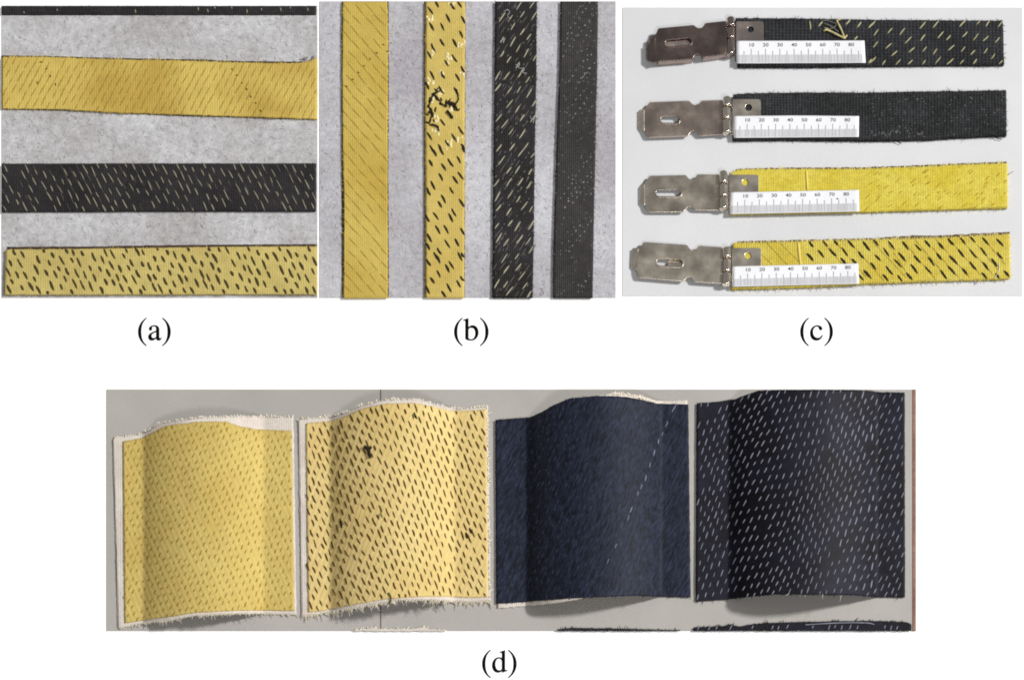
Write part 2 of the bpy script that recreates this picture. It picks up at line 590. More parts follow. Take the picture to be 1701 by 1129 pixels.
# ------------------------------------------------------------------ backing sheets
def slab(x0, y0, x1, y1, z0, z1):
    """Rectangular slab whose top outline sits at the given layout position."""
    vs = [P(x, y, z1) for x, y in ((x0, y0), (x1, y0), (x1, y1), (x0, y1))]
    vs += [v - Vector((0, 0, (z1 - z0) * U)) for v in vs]
    return vs, [(3, 2, 1, 0), (4, 5, 6, 7), (0, 1, 5, 4), (1, 2, 6, 5), (2, 3, 7, 6), (3, 0, 4, 7)]


def backing(name, label, cat, x0, y0, x1, y1, m, z1=0.9):
    vs, fs = slab(x0, y0, x1, y1, 0.3, z1)
    c = P((x0 + x1) / 2, (y0 + y1) / 2, 0)
    o = link(name, mesh(name, vs, fs, m, c))
    o.location = c
    o['label'] = label
    o['category'] = cat
    return o


backing('felt_sheet', 'mottled grey felt sheet lying under the four horizontal strips', 'felt sheet', 2.7, 10, 527.3, 494.5, M_felt_a)
backing('felt_sheet', 'mottled grey felt sheet lying under the four vertical strips', 'felt sheet', 530.5, 2.6, 1022.8, 494.5, M_felt_b)
backing('white_card', 'plain off-white card lying under the straps with metal hasps', 'card', 1034, 12.6, 1698.4, 491.8, M_card)
for sh, (x0, y0, x1, y1) in ((bpy.data.objects['felt_sheet'], (4, 11, 526, 493)), (bpy.data.objects['felt_sheet.001'], (532, 4, 1021, 493))):
    for nm, col, cnt in (('pale_felt_fibres', (214, 213, 214), 1500), ('dark_felt_fibres', (160, 156, 157), 900)):
        vs, fs = [], []
        for _ in range(cnt):
            x, y, a, b, l = R.uniform(x0, x1), R.uniform(y0, y1), R.uniform(0, 6.28), R.uniform(-0.5, 0.5), R.uniform(3, 8)
            pts = []
            for k in range(4):
                pts.append(P(min(x1, max(x0, x)), min(y1, max(y0, y)), 1.1 + (0.5 if 0 < k < 3 else 0)))
                x += math.cos(a + b * k) * l / 3
                y += math.sin(a + b * k) * l / 3
            tube_data(pts, 0.24, 3, vs, fs)
        link(nm, mesh(nm, vs, fs, mat(nm, A(*col), 0.95, 0, 0.05), og(sh)), sh, 'stuff')
bd = thing('grey_board', 'grey laminate board with dark joint and red-brown edge under the curved swatches', 'board', 849, 847)
for x0, x1 in ((177, 631.3), (633.1, 1516.5)):
    link('board_panel', mesh('board_panel', *slab(x0, 646.5, x1, 1047, 0.3, 1.2), M_board, og(bd)), bd)
link('joint', mesh('joint', *slab(631, 646.5, 633.5, 1047, 0.1, 0.6), M_joint, og(bd)), bd)
link('edge_strip', mesh('edge_strip', *slab(1516.6, 646.5, 1521.5, 1047, 0.3, 2.4), M_wood, og(bd)), bd)

# ------------------------------------------------------------------ strips on the left felt
GA = 'horizontal fabric strips on the left felt sheet'


def inside(x, y, pa, pb, vertical=False):
    if not vertical:
        if not pa[0][0] <= x <= pa[-1][0]:
            return False
        ya = interp(pa, x)
        yb = interp(pb, x)
        return ya <= y <= yb
    if not pa[0][1] <= y <= pa[-1][1]:
        return False
    xa = interp([(q[1], q[0]) for q in pa], y)
    xb = interp([(q[1], q[0]) for q in pb], y)
    return xa <= x <= xb


def interp(pts, x):
    if x <= pts[0][0]:
        return pts[0][1]
    for a, b in zip(pts, pts[1:]):
        if x <= b[0]:
            return a[1] + (b[1] - a[1]) * (x - a[0]) / (b[0] - a[0])
    return pts[-1][1]


def rows(box, d, ln, gap, pitch, wd, jit=1.0, lnj=0.2, dens=1.0):
    """Running-stitch lines at angle d (degrees, screen sense) over a box; stitch ln, gap, line pitch."""
    x0, y0, x1, y1 = box
    c, s = math.cos(math.radians(d)), math.sin(math.radians(d))
    cx, cy = (x0 + x1) / 2, (y0 + y1) / 2
    rad = math.hypot(x1 - x0, y1 - y0) / 2 + 10
    out = []
    n = int(rad / pitch) + 1
    per = ln + gap
    for k in range(-n, n + 1):
        o = k * pitch + R.uniform(-jit, jit) * 0.6
        ph = (k % 2) * per / 2 + R.uniform(-0.12, 0.12) * per
        i = -int(rad / per) - 1
        while i * per < rad:
            t = i * per + ph + R.uniform(-jit, jit)
            x = cx + c * t - s * o + R.uniform(-jit, jit) * 0.5
            y = cy + s * t + c * o
            if x0 <= x <= x1 and y0 <= y <= y1 and R.random() < dens:
                out.append((x, y, d + R.uniform(-5, 5), ln * R.uniform(1 - lnj, 1 + lnj), wd * R.uniform(0.75, 1.2)))
            i += 1
    return out


def waved(items, amp, wl, ph):
    return [(x, y + amp * math.sin(x / wl + y / (wl * 2.3) + ph), a + 6 * math.cos(x / wl + ph), l, w_) for x, y, a, l, w_ in items]


def clipped(items, pa, pb, vertical=False, margin=0.0):
    """Keep stitches within the cloth; those that meet an edge are cut short there."""
    out = []
    for x, y, a, l, wdt in items:
        if not inside(x, y, pa, pb, vertical):
            continue
        c, s = math.cos(math.radians(a)), math.sin(math.radians(a))
        e = [0.0, 0.0]
        for q, sg in enumerate((-1, 1)):
            k = 0.0
            while k < l / 2 and inside(x + sg * c * (k + 0.5), y + sg * s * (k + 0.5), pa, pb, vertical):
                k += 0.5
            e[q] = k
        if e[0] + e[1] < 3:
            continue
        mid = (e[1] - e[0]) / 2
        out.append((x + c * mid, y + s * mid, a, e[0] + e[1], wdt))
    return out


def undul(z, amp, sx, sy, seed):
    return lambda x, y: z + amp * noise.noise(Vector((x / sx, y / sy, seed)))


def strip(label, group, pa, pb, zf, th, m, m_fray, n_fray, under=None, seed=0, step=4, jit=1.1, out=(1, 4)):
    c = ((pa[0][0] + pb[-1][0]) / 2, (pa[0][1] + pb[-1][1]) / 2)
    t = thing('fabric_strip', label, 'fabric strip', c[0], c[1], group)
    link('cloth', mesh('cloth', *sheet(pa, pb, zf, th, step, jit, 5, seed), m, og(t), True), t)
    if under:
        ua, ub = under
        link('backing_or_edge_shade', mesh('backing_or_edge_shade', *sheet(ua, ub, flat(2.0), 0.9, step, 0.6, 9, seed + 3, 0), M_shade_fray, og(t), True), t)  # dark layer jutting out as a painted shadow along the strip
    if n_fray:
        fray(t, pa, zf, m_fray, n_fray, out, 0.4, -1 if pa[0][1] <= pb[0][1] and abs(pa[0][0] - pb[0][0]) < 40 else 1)
        fray(t, pb, zf, m_fray, n_fray, out, 0.4, 1 if pa[0][1] <= pb[0][1] and abs(pa[0][0] - pb[0][0]) < 40 else -1)
    return t


# top sliver
pa, pb = [(2.7, 10.2), (525, 10.2)], [(2.7, 24.3), (525, 24.3)]
zf = flat(3.2)
t = strip('thin black strip along the upper border of the left felt, above the plain yellow strip', GA, pa, pb, zf, 2.2, M_blk_a, M_blkfray, 60, seed=1, jit=0.4, out=(0.5, 2))
stitches(t, [(x, y, R.uniform(60, 110), l, 2.0) for x, y, l in ((40, 21, 3), (95, 17, 3.5), (225, 19, 6), (329, 15, 6), (345, 18, 6), (357, 13, 4), (385, 13, 4), (410, 19, 7), (466, 16, 7), (482, 13, 4), (511, 16, 6), (434, 16, 4))], M_th_pale, zf)

# plain yellow
pa = [(2.7, 95), (60, 94.5), (130, 97), (270, 100.5), (360, 103), (440, 105.5), (495, 105), (510, 103), (519, 100), (527, 95)]
pb = [(2.7, 180), (100, 181), (200, 187), (270, 189), (400, 193), (527, 197.5)]
zf = undul(5.2, 0.9, 70, 200, 2)
t = strip('plain yellow strip with faint slanting seam lines and a curling edge at right', GA, pa, pb, zf, 2.4, M_yel_a, M_yelfray, 320,
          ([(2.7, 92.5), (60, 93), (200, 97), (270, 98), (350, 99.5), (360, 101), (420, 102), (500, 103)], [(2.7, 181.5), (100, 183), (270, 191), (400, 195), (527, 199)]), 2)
it = rows((2, 90, 527, 200), -62, 21, 2.5, 10.6, 2.0, 0.5, 0.2, 0.95)
stitches(t, clipped([i for i in it], pa, pb), M_th_dull, zf, limit=0, ht=0.5)
sp = [(385.6, 115), (393.6, 125.5), (401.7, 137.8), (409.8, 148.6), (416.7, 160.6), (424.7, 171.6), (432.8, 184.3), (68, 103.7), (77, 115), (83.4, 126.7), (92, 140.5), (62, 138)]
stitches(t, [(x, y, R.choice((60, 90, 0)), R.uniform(3.5, 5.5), 2.6) for x, y in sp], M_speck, zf)
loose_thread(t, [(497, 100), (506, 98), (512, 95)], 0.7, M_shade_fray, zf)
fray(t, [(430, 104), (495, 104.5), (526, 95)], zf, M_shade_fray, 26, (2, 6), 0.5, -1)

# black with pale stitches
pa, pb = [(2.7, 272), (200, 271.5), (525, 271.5)], [(2.7, 351.5), (300, 350.5), (525, 350.5)]
zf = undul(5.0, 0.5, 60, 100, 5)
t = strip('black strip with dense pale slanting stitches between two yellow strips', GA, pa, pb, zf, 2.4, M_blk_a, M_blkfray, 90, seed=5, jit=0.5, out=(0.5, 2))
stitches(t, clipped(rows((2, 262, 527, 362), 63, 13.5, 10.5, 10.6, 2.0, 2.6, 0.4, 0.85), pa, pb), M_th_pale, zf)
stitches(t, clipped(rows((2, 262, 527, 362), 63, 16, 4, 10.6, 1.2, 2.5, 0.4, 0.5), pa, pb), mat('faint_grey_thread', A(92, 88, 82), 0.9), zf, limit=0, ht=0.5)

# yellow with dark stitches
pa = [(9.5, 414.5), (60, 414), (150, 413), (300, 411), (400, 409.5), (527, 409)]
pb = [(7, 489), (200, 489), (400, 488.5), (527, 488.5)]
zf = undul(5.2, 0.6, 60, 100, 8)
t = strip('yellow strip with dense dark slanting stitches nearest the bottom of the left felt', GA, pa, pb, zf, 2.4, M_yel_a2, M_yelfray, 110,
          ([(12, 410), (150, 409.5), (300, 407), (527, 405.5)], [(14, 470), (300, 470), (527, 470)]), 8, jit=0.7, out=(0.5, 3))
stitches(t, clipped(rows((4, 405, 527, 492), 64, 14, 8.5, 11.4, 4.7, 2.8, 0.35, 0.97), pa, pb), M_th_dark, zf)

# ------------------------------------------------------------------ strips on the middle felt
GB = 'vertical fabric strips on the middle felt sheet'


def vstrip(label, xl, xr, zf, m, mf, nf, seed, under=None, jit=0.8):
    """xl, xr: lists of (x, y) down the left and right edges."""
    t = thing('fabric_strip', label, 'fabric strip', (xl[0][0] + xr[-1][0]) / 2, 248, GB)
    link('cloth', mesh('cloth', *sheet(xl, xr, zf, 2.4, 4, jit, 5, seed, 0), m, og(t), True), t)
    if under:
        link('backing_or_edge_shade', mesh('backing_or_edge_shade', *sheet(under[0], under[1], flat(2.0), 0.9, 5, 0.8, 8, seed + 2, 0), M_shade_fray, og(t), True), t)  # dark layer that paints the shade beside the upright strip
    fray(t, xl, zf, mf, nf, (0.8, 3.6), 0.4, 1)
    fray(t, xr, zf, mf, nf, (0.8, 3.6), 0.4, -1)
    return t


Y0, Y1 = 2.8, 494.3
xl = [(569.5, Y0), (568.8, 120), (569.5, 250), (571.5, 330), (570.5, Y1)]
xr = [(643, Y0), (644.5, 60), (644, 130), (643.5, 300), (644, Y1)]
zf = undul(5.2, 0.7, 160, 70, 12)
t = vstrip('plain mustard strip with faint slanting seam lines, leftmost upright strip', xl, xr, zf, M_yel_b, M_yelfray, 320, 12,
           ([(568, Y0), (567.5, 120), (568.5, Y1)], [(645.5, Y0), (646, 120), (645, 300), (646, Y1)]))
stitches(t, clipped(rows((565, 0, 648, 497), 49, 24, 2, 14.5, 1.9, 0.5, 0.2, 0.95), xl, xr, True), M_th_dull, zf, limit=0, ht=0.5)
sp = [(636.8, 74.8), (626, 88.5), (615, 98), (605, 110), (595.4, 121), (586, 132.4), (575.5, 144), (644, 86)]
stitches(t, [(x, y, R.uniform(0, 40), R.uniform(3.2, 5), 2.4) for x, y in sp], M_speck, zf)

xl2 = [(706.8, Y0), (706.2, 200), (707, 350), (707, Y1)]
xr2 = [(772.5, Y0), (772, 200), (771.5, 350), (771, Y1)]
zf = undul(5.4, 0.6, 100, 70, 15)
t = vstrip('pale mustard strip with scattered dark stitches and a black thread snag', xl2, xr2, zf, M_yel_b2, M_yelfray, 220, 15,
           ([(705.2, Y0), (704.8, 200), (705.6, Y1)], [(773, Y0), (772.8, 200), (772, Y1)]))
S = 4.517
up = [(900, 25), (858, 82), (1025, 50), (1072, 28), (990, 140), (1103, 152), (867, 203), (947, 203), (1088, 260), (947, 320), (1040, 325), (880, 362),
      (850, 415), (1040, 440), (978, 475), (870, 567), (950, 562), (1107, 530), (1060, 583), (832, 642), (940, 675), (1053, 690), (950, 920), (1088, 980),
      (850, 1022), (1035, 1035), (985, 1075), (930, 1110), (870, 1120), (1107, 1110), (1005, 865)]
lo = [(885, 15), (940, 5), (1110, 8), (860, 95), (1010, 92), (1070, 70), (957, 125), (935, 200), (1045, 222), (1085, 190), (877, 262), (845, 308),
      (1018, 300), (930, 405), (955, 365), (1092, 395), (897, 492), (838, 510), (1010, 505), (1035, 465), (912, 595), (975, 592), (1100, 610), (850, 655),
      (985, 700), (1057, 690), (838, 720), (895, 790), (925, 755), (915, 815), (1080, 795), (845, 840), (1108, 795), (985, 885), (1015, 860), (918, 925),
      (872, 975), (1070, 1000), (1100, 965), (998, 1030), (838, 1045), (960, 1080)]
it = [(525 + x / S, y / S, R.uniform(54, 66), R.uniform(12.5, 17), R.uniform(3.6, 4.8)) for x, y in up]
it += [(525 + x / S, 250 + y / S, R.uniform(54, 66), R.uniform(12.5, 17), R.uniform(3.8, 5.2)) for x, y in lo]
stitches(t, clipped(it, xl2, xr2, True), M_th_black, zf)
q = lambda pts: [(525 + x / S, y / S) for x, y in pts]
for k in range(1):
    loose_thread(t, q([(848, 925), (872, 860), (852, 800), (866, 725)]), 1.3, M_th_black, zf, 1.2, rough=1.0)
    loose_thread(t, q([(866, 712), (900, 722), (950, 785), (985, 800)]), 1.2, M_th_black, zf, 1.4, rough=0.8)
    loose_thread(t, q([(965, 795), (1000, 772), (1035, 785), (1058, 828)]), 1.5, M_th_black, zf, 1.6, rough=1.1)
loose_thread(t, q([(1060, 770), (1069, 735), (1060, 690), (1050, 670)]), 1.0, M_th_black, zf, 1.2, rough=0.5)
loose_thread(t, q([(870, 705), (915, 690), (940, 668)]), 1.2, M_th_black, zf, 1.2, rough=0.6)
loose_thread(t, q([(985, 835), (1005, 860), (1022, 888)]), 2.3, M_th_black, zf, rough=0.6)
loose_thread(t, q([(860, 935), (890, 940), (915, 955), (922, 980)]), 1.7, M_th_black, zf, rough=0.6)
bits = []
for cx, cy, n in ((860, 840, 9), (868, 740, 7), (1000, 785, 11), (1050, 815, 8), (925, 700, 4), (870, 900, 4)):
    for _ in range(n):
        bits.append((525 + (cx + R.gauss(0, 20)) / S, (cy + R.gauss(0, 26)) / S, R.uniform(20, 140), R.uniform(5, 11), R.uniform(2, 3.6)))
stitches(t, clipped(bits, xl2, xr2, True), M_th_black, zf, 'broken_stitch', ht=2.0)
glare_chips = []  # cream chips that paint glare beside the stitches
for cx, cy in ((868, 385), (850, 600), (930, 712), (1010, 825), (890, 895), (900, 965), (1000, 445), (1090, 560), (1020, 20), (945, 545), (850, 130), (1085, 320), (870, 740), (1000, 1080), (1060, 1040)):
    for _ in range(7 if 680 < cy < 1000 else 5):
        glare_chips.append((525 + (cx + R.gauss(0, 15)) / S, (cy + R.gauss(0, 17)) / S, R.uniform(30, 120), R.uniform(3, 8), R.uniform(2, 4.6)))
stitches(t, clipped(glare_chips, xl2, xr2, True), mat('pale_warm_glare', A(236, 222, 172), 0.6, 0, 0.4), zf, 'wispy_glare_chip', limit=0, ht=0.9)

xl3 = [(822.5, Y0), (821.8, 120), (820.5, 250), (819, 370), (818, Y1)]
xr3 = [(892, Y0), (891, 120), (888.5, 250), (886.5, 400), (885, Y1)]
zf = undul(5.2, 0.6, 100, 70, 18)
t = vstrip('black strip with pale slanting stitches, left of the stitchless grey-black strip', xl3, xr3, zf, M_blk_b, M_blkfray, 240, 18, jit=0.7)
up = [(520, 30), (418, 42), (440, 110), (530, 120), (290, 130), (350, 140), (370, 200), (440, 240), (490, 280), (290, 300), (370, 315), (410, 365), (470, 400),
      (290, 405), (340, 450), (535, 435), (405, 490), (430, 545), (480, 600), (325, 570), (255, 570), (345, 680), (415, 675), (492, 700), (255, 660), (345, 780),
      (405, 820), (530, 775), (440, 885), (265, 885), (308, 930), (355, 990), (440, 1005), (265, 1110), (365, 1105), (465, 1100), (520, 890)]
lo = [(430, 20), (520, 35), (285, 75), (340, 150), (405, 145), (500, 160), (245, 245), (340, 240), (425, 235), (490, 260), (350, 330), (255, 345), (262, 430),
      (410, 365), (455, 415), (340, 460), (505, 440), (250, 565), (350, 545), (405, 570), (505, 560), (265, 655), (318, 690), (420, 665), (485, 680), (505, 745),
      (305, 810), (400, 795), (410, 875), (320, 895), (250, 1000), (437, 940), (315, 1005), (460, 1015), (345, 1055), (490, 1080)]
it = [(770 + x / S, y / S, R.uniform(-62, -50), R.uniform(11, 19), R.uniform(1.8, 2.9)) for x, y in up]
it += [(770 + x / S, 250 + y / S, R.uniform(-62, -50), R.uniform(11, 19), R.uniform(1.8, 2.9)) for x, y in lo]
stitches(t, clipped(it, xl3, xr3, True), M_th_pale_b, zf)
it = rows((818, 0, 893, 497), -56, 4, 5, 11, 1.5, 2, 0.5, 0.4) + rows((818, 0, 893, 497), -56, 14, 5, 9, 0.9, 2, 0.5, 0.5)
stitches(t, clipped(it, xl3, xr3, True), mat('dim_grey_thread', A(108, 106, 104), 0.9), zf, limit=0, ht=0.6)
q = lambda pts: [(770 + x / S, y / S) for x, y in pts]
M_lint = mat('white_lint', A(160, 160, 160), 0.9)
loose_thread(t, q([(390, 490), (420, 480), (412, 510), (455, 520), (440, 545), (472, 552)]), 0.6, M_lint, zf)
loose_thread(t, q([(300, 90), (330, 75), (345, 95), (330, 120), (350, 150)]), 0.6, M_lint, zf)
loose_thread(t, q([(275, 315), (300, 295), (295, 325), (312, 285)]), 0.6, M_lint, zf)
loose_thread(t, q([(500, 870), (510, 900), (530, 890), (520, 925)]), 0.6, M_lint, zf)

xl4 = [(931.2, Y0), (929.5, 120), (923, 300), (919.5, 420), (919, Y1)]
xr4 = [(993.5, Y0), (992, 120), (988, 300), (985.5, 420), (984.5, Y1)]
zf = undul(5.2, 0.4, 100, 70, 21)
t = vstrip('greyish black strip without stitches, dotted with tiny white specks, rightmost upright strip', xl4, xr4, zf, M_blk_b2, M_blkfray, 120, 21, jit=0.5)
it = []
for _ in range(26):
    x, y = R.uniform(922, 990), R.uniform(5, 492)
    n = R.randint(2, 9)
    for k in range(n):
        it.append((x + k * 6.2 + R.uniform(-1, 1), y - k * 8.2 + R.uniform(-1.5, 1.5), R.uniform(-70, -40), R.uniform(1.8, 3.8), R.uniform(1.2, 2.3)))
for _ in range(170):
    it.append((R.uniform(920, 992), R.uniform(4, 493), R.uniform(0, 180), R.uniform(1.5, 3), R.uniform(0.8, 1.4)))
stitches(t, [i for i in it if inside(i[0], i[1], xl4, xr4, True)], mat('grey_specks', A(140, 140, 136), 0.9), zf, limit=0, ht=0.6)
felt_mark = thing('pencil_mark', 'tiny grey scribble on the felt between the two black upright strips', 'mark', 900, 483)
loose_thread(felt_mark, [(897, 481), (899, 479), (901, 481), (899, 485), (897, 488), (901, 490), (903, 486), (901, 484)], 0.45, mat('pencil', A(120, 118, 118)), flat(0.9), 0.3, 'scribble')

# ------------------------------------------------------------------ straps, hasps and paper rulers on the white card
GC = 'straps fixed to hasps on the white card'
ZC = 7.5
ST = 6.0


def strap(label, pa, pb, m, mf, nf, seed, fr=(2, 7), under=None, ej=0.8):
    zf = undul(ZC, 0.5, 60, 60, seed)
    t = thing('fabric_strap', label, 'fabric strap', (pa[0][0] + pa[-1][0]) / 2, (pa[0][1] + pb[0][1]) / 2, GC)
    link('cloth', mesh('cloth', *sheet(pa, pb, zf, ST - 0.2, 3.0, 0.9, 5, seed, ej), m, og(t), True), t)
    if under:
        link('backing_or_edge_shade', mesh('backing_or_edge_shade', *sheet(under, [(x, y + 30) for x, y in under], flat(2.6), 1.5, 3.0, 1.3, 5, seed + 4, 0.8), M_edge_shade, og(t), True), t)  # brown layer added as the shadow line over the strap's top edge
    fray(t, pa, zf, mf, nf, fr, 0.5, -1, th=2)
    fray(t, pb, zf, mf, nf, fr, 0.5, 1, th=3)
    fray(t, [pa[-1], pb[-1]], zf, mf, nf // 5, fr, 0.4, -1, th=4)
    return t, zf


C1 = ([(1222, 30.5), (1330, 31), (1440, 33), (1550, 34), (1666, 34.5)], [(1226, 110), (1350, 110), (1440, 108.5), (1550, 107.5), (1668, 107)])
t, zf = strap('black strap with pale slanting stitches and a loose triangular thread, topmost of the four', *C1, M_blk_c, M_blkfray, 130, 31, (1, 4))
s3, s2 = 6.517, 6.804
c1 = [(57, 268), (98, 355), (250, 335), (383, 345), (602, 275), (748, 262), (1035, 258), (1212, 238), (1307, 260), (1448, 260), (447, 435), (605, 410), (797, 380),
      (882, 410), (1060, 375), (1178, 402), (1285, 420), (1412, 435), (92, 483), (235, 500), (297, 580), (485, 543), (625, 535), (738, 562), (912, 520), (1040, 535),
      (1147, 572), (1285, 552), (1365, 612), (65, 650), (175, 692), (338, 675), (470, 677), (605, 695), (770, 655), (900, 668), (1015, 688), (1160, 683), (1440, 685)]
it = [(1440 + x / s3, y / s3, R.uniform(-56, -40), R.uniform(10.5, 16), R.uniform(1.8, 2.6)) for x, y in c1]
it += [(1200 + x / s2, y / s2, a, l, 2.8) for x, y, a, l in ((990, 290, 84, 15), (1113, 270, -50, 13), (1420, 250, -48, 12), (1548, 283, -52, 11), (1680, 290, -45, 12), (1510, 435, -48, 8), (1670, 695, -50, 9))]
stitches(t, clipped(it, *C1), M_th_pale_c, zf, ht=1.7)
q = lambda pts: [(1200 + x / s2, y / s2) for x, y in pts]
M_loose = mat('loose_straw_thread', A(205, 192, 140), 0.85)
loose_thread(t, q([(1150, 350), (1180, 340), (1250, 370), (1320, 405), (1382, 438)]), 1.5, M_loose, zf, 3)
loose_thread(t, q([(1382, 438), (1365, 390), (1335, 320), (1310, 270), (1290, 232)]), 1.4, M_loose, zf, 3)
loose_thread(t, q([(1382, 438), (1395, 418), (1412, 398)]), 1.1, M_loose, zf, 2)
M_greyth = mat('grey_fuzz_thread', A(110, 110, 104), 0.9)
loose_thread(t, q([(1120, 240), (1180, 235), (1240, 255), (1285, 270), (1265, 310), (1200, 330)]), 0.8, M_greyth, zf, 2)
loose_thread(t, q([(1150, 270), (1210, 290), (1260, 320), (1310, 360)]), 0.8, M_greyth, zf, 2)
loose_thread(t, q([(1160, 320), (1190, 330), (1185, 350)]), 0.9, M_loose, zf, 2)
loose_thread(t, q([(1290, 235), (1320, 225), (1340, 222)]), 0.9, M_loose, zf, 2)

C2 = ([(1218, 157), (1250, 155), (1330, 153.8), (1450, 154), (1530, 152), (1590, 151.3), (1671.5, 150)],
      [(1218, 232), (1300, 231.3), (1440, 232.5), (1470, 232.5), (1540, 231), (1600, 227), (1672, 224.4)])
t, zf = strap('plain black strap without stitches, second from the top on the white card', *C2, M_blk_c2, M_blkfray, 150, 33, (1, 4.5))
for pts in ([(1485, 232), (1491, 236), (1497, 239)], [(1649, 226), (1656, 230), (1664, 232)]):
    loose_thread(t, pts, 0.6, M_blkfray, flat(3), 1)
it = [(R.uniform(1430, 1668), R.uniform(160, 232), R.uniform(0, 180), R.uniform(1.5, 3), 1.2) for _ in range(120)]
it += [(R.uniform(1440, 1540), R.gauss(221, 3), R.uniform(60, 120), R.uniform(3, 4.5), 1.6) for _ in range(22)]
stitches(t, clipped(it, *C2), mat('grey_grains', A(112, 112, 114), 0.7, 0), zf, limit=0, ht=0.7)  # small grey flecks strewn over the weave

C3 = ([(1214, 289), (1219, 285), (1226, 282.8), (1240, 281.6), (1300, 281), (1400, 280.6), (1440, 280.6), (1530, 277), (1600, 273.8), (1673, 271.2)],
      [(1212, 355), (1350, 352.3), (1440, 350.8), (1500, 349), (1600, 346), (1674, 344)])
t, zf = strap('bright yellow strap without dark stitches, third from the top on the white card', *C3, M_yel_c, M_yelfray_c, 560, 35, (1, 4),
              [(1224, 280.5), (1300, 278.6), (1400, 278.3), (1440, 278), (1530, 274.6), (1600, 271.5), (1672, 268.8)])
it = [(R.uniform(1445, 1670), R.uniform(280, 346), R.uniform(-48, -28), R.uniform(5, 12), R.uniform(1.2, 2.2)) for _ in range(30)] + rows((1440, 270, 1675, 350), -42, 11, 13, 17, 1.7, 3, 0.4, 0.8)
stitches(t, clipped(it, *C3), M_th_gold, zf, limit=0, ht=0.9)
link('crease', mesh('crease', *sheet([(1338, 284), (1341, 284)], [(1340, 316), (1343, 316)], lambda x, y: zf(x, y) + 0.9, 1.2, 2, 0.4), M_yelfray, og(t), True), t)
loose_thread(t, [(1673, 292), (1678, 288), (1683, 285)], 0.4, M_greyth, flat(3), 0.6)

C4 = ([(1218, 404), (1260, 403), (1330, 401), (1400, 399.4), (1450, 398), (1500, 397), (1560, 395), (1640, 391.3), (1677, 389)],
      [(1215, 479), (1330, 476), (1440, 470), (1550, 466), (1600, 464), (1660, 463), (1678, 461)])
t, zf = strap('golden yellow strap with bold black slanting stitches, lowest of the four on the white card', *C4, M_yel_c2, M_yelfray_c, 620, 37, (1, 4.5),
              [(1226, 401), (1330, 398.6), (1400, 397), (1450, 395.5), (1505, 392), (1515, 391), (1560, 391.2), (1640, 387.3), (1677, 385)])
c4 = [(5, 265), (90, 210), (210, 320), (265, 245), (117, 380), (68, 470), (20, 565), (415, 250), (335, 440), (380, 370), (245, 515), (200, 595), (560, 270), (545, 395),
      (510, 500), (460, 580), (365, 610), (655, 230), (695, 420), (665, 510), (800, 250), (780, 365), (830, 560), (915, 515), (935, 405), (910, 205), (1020, 330),
      (1060, 530), (1040, 200), (1150, 335), (1150, 465), (1140, 180), (1285, 470), (1265, 315), (1285, 200), (1440, 215), (1440, 355), (1380, 430), (1515, 555),
      (1275, 580), (1420, 585)]
it = [(1440 + x / s3, 370 + y / s3, R.uniform(46, 56), R.uniform(14, 19.5), R.uniform(3.6, 5.2)) for x, y in c4]
it += [(1200 + x / s2, 370 + y / s2, R.uniform(46, 56), R.uniform(13, 18.5), R.uniform(3.8, 5.2)) for x, y in
       ((1003, 238), (990, 390), (1112, 352), (1250, 335), (1385, 330), (1450, 240), (1618, 260), (1570, 365), (1270, 215), (1148, 220), (1370, 440), (1495, 440), (1630, 575), (1560, 610))]
stitches(t, clipped(it, *C4), M_th_black, zf, ht=1.6)
lines = []
for x0, y0, x1, y1 in ((1270, 400, 1310, 442), (1296, 404, 1330, 438), (1262, 420, 1283, 440), (1368, 404, 1400, 440), (1390, 404, 1440, 462), (1412, 402, 1470, 468), (1450, 402, 1506, 462), (1475, 405, 1512, 462),
                       (1500, 400, 1555, 465), (1518, 396, 1575, 463), (1535, 396, 1595, 464), (1553, 396, 1612, 462), (1575, 396, 1630, 458), (1594, 396, 1650, 456), (1612, 394, 1660, 450), (1632, 394, 1670, 440)):
    n = 5
    a = math.degrees(math.atan2(y1 - y0, x1 - x0))
    l = math.hypot(x1 - x0, y1 - y0) / n
    for k in range(n):
        f = (k + 0.5) / n
        lines.append((x0 + (x1 - x0) * f, y0 + (y1 - y0) * f, a, l, R.uniform(0.7, 1.2)))
stitches(t, clipped(lines, *C4), mat('thin_brown_thread', A(146, 122, 52), 0.9), zf, limit=0, ht=0.8)
link('crease', mesh('crease', *sheet([(1324, 403), (1328, 403)], [(1328, 440), (1332, 440)], lambda x, y: zf(x, y) + 0.8, 1.2, 2, 0.4), M_yelfray, og(t), True), t)
loose_thread(t, [(1659, 436), (1660, 446), (1657, 454), (1652, 462)], 0.5, M_whitefray, zf, 1)

# hasps
ZK = 7.396


def ring_slot(x0, y0, x1, y1, tilt=0.0, n=8):
    r = (y1 - y0) / 2
    out = []
    for k in range(n + 1):
        a = math.pi / 2 + math.pi * k / n
        out.append((x0 + r + r * math.cos(a), (y0 + y1) / 2 + r * math.sin(a)))
    for k in range(n + 1):
        a = -math.pi / 2 + math.pi * k / n
        out.append((x1 - r + r * math.cos(a), (y0 + y1) / 2 + tilt + r * math.sin(a)))
    return out


def arc_pts(cx, cy, r, n=16):
    return [(cx + r * math.cos(2 * math.pi * k / n), cy + r * math.sin(2 * math.pi * k / n)) for k in range(n)]


def smooth_ring(pts, n=3):
    """Chaikin rounding of the outline."""
    for _ in range(n - 1):
        out = []
        for i in range(len(pts)):
            a, b = pts[i], pts[(i + 1) % len(pts)]
            d = math.dist(a, b)
            k = min(0.25, 1.3 / d) if d else 0.25
            out.append((a[0] + (b[0] - a[0]) * k, a[1] + (b[1] - a[1]) * k))
            out.append((b[0] + (a[0] - b[0]) * k, b[1] + (a[1] - b[1]) * k))
        pts = out
    return pts


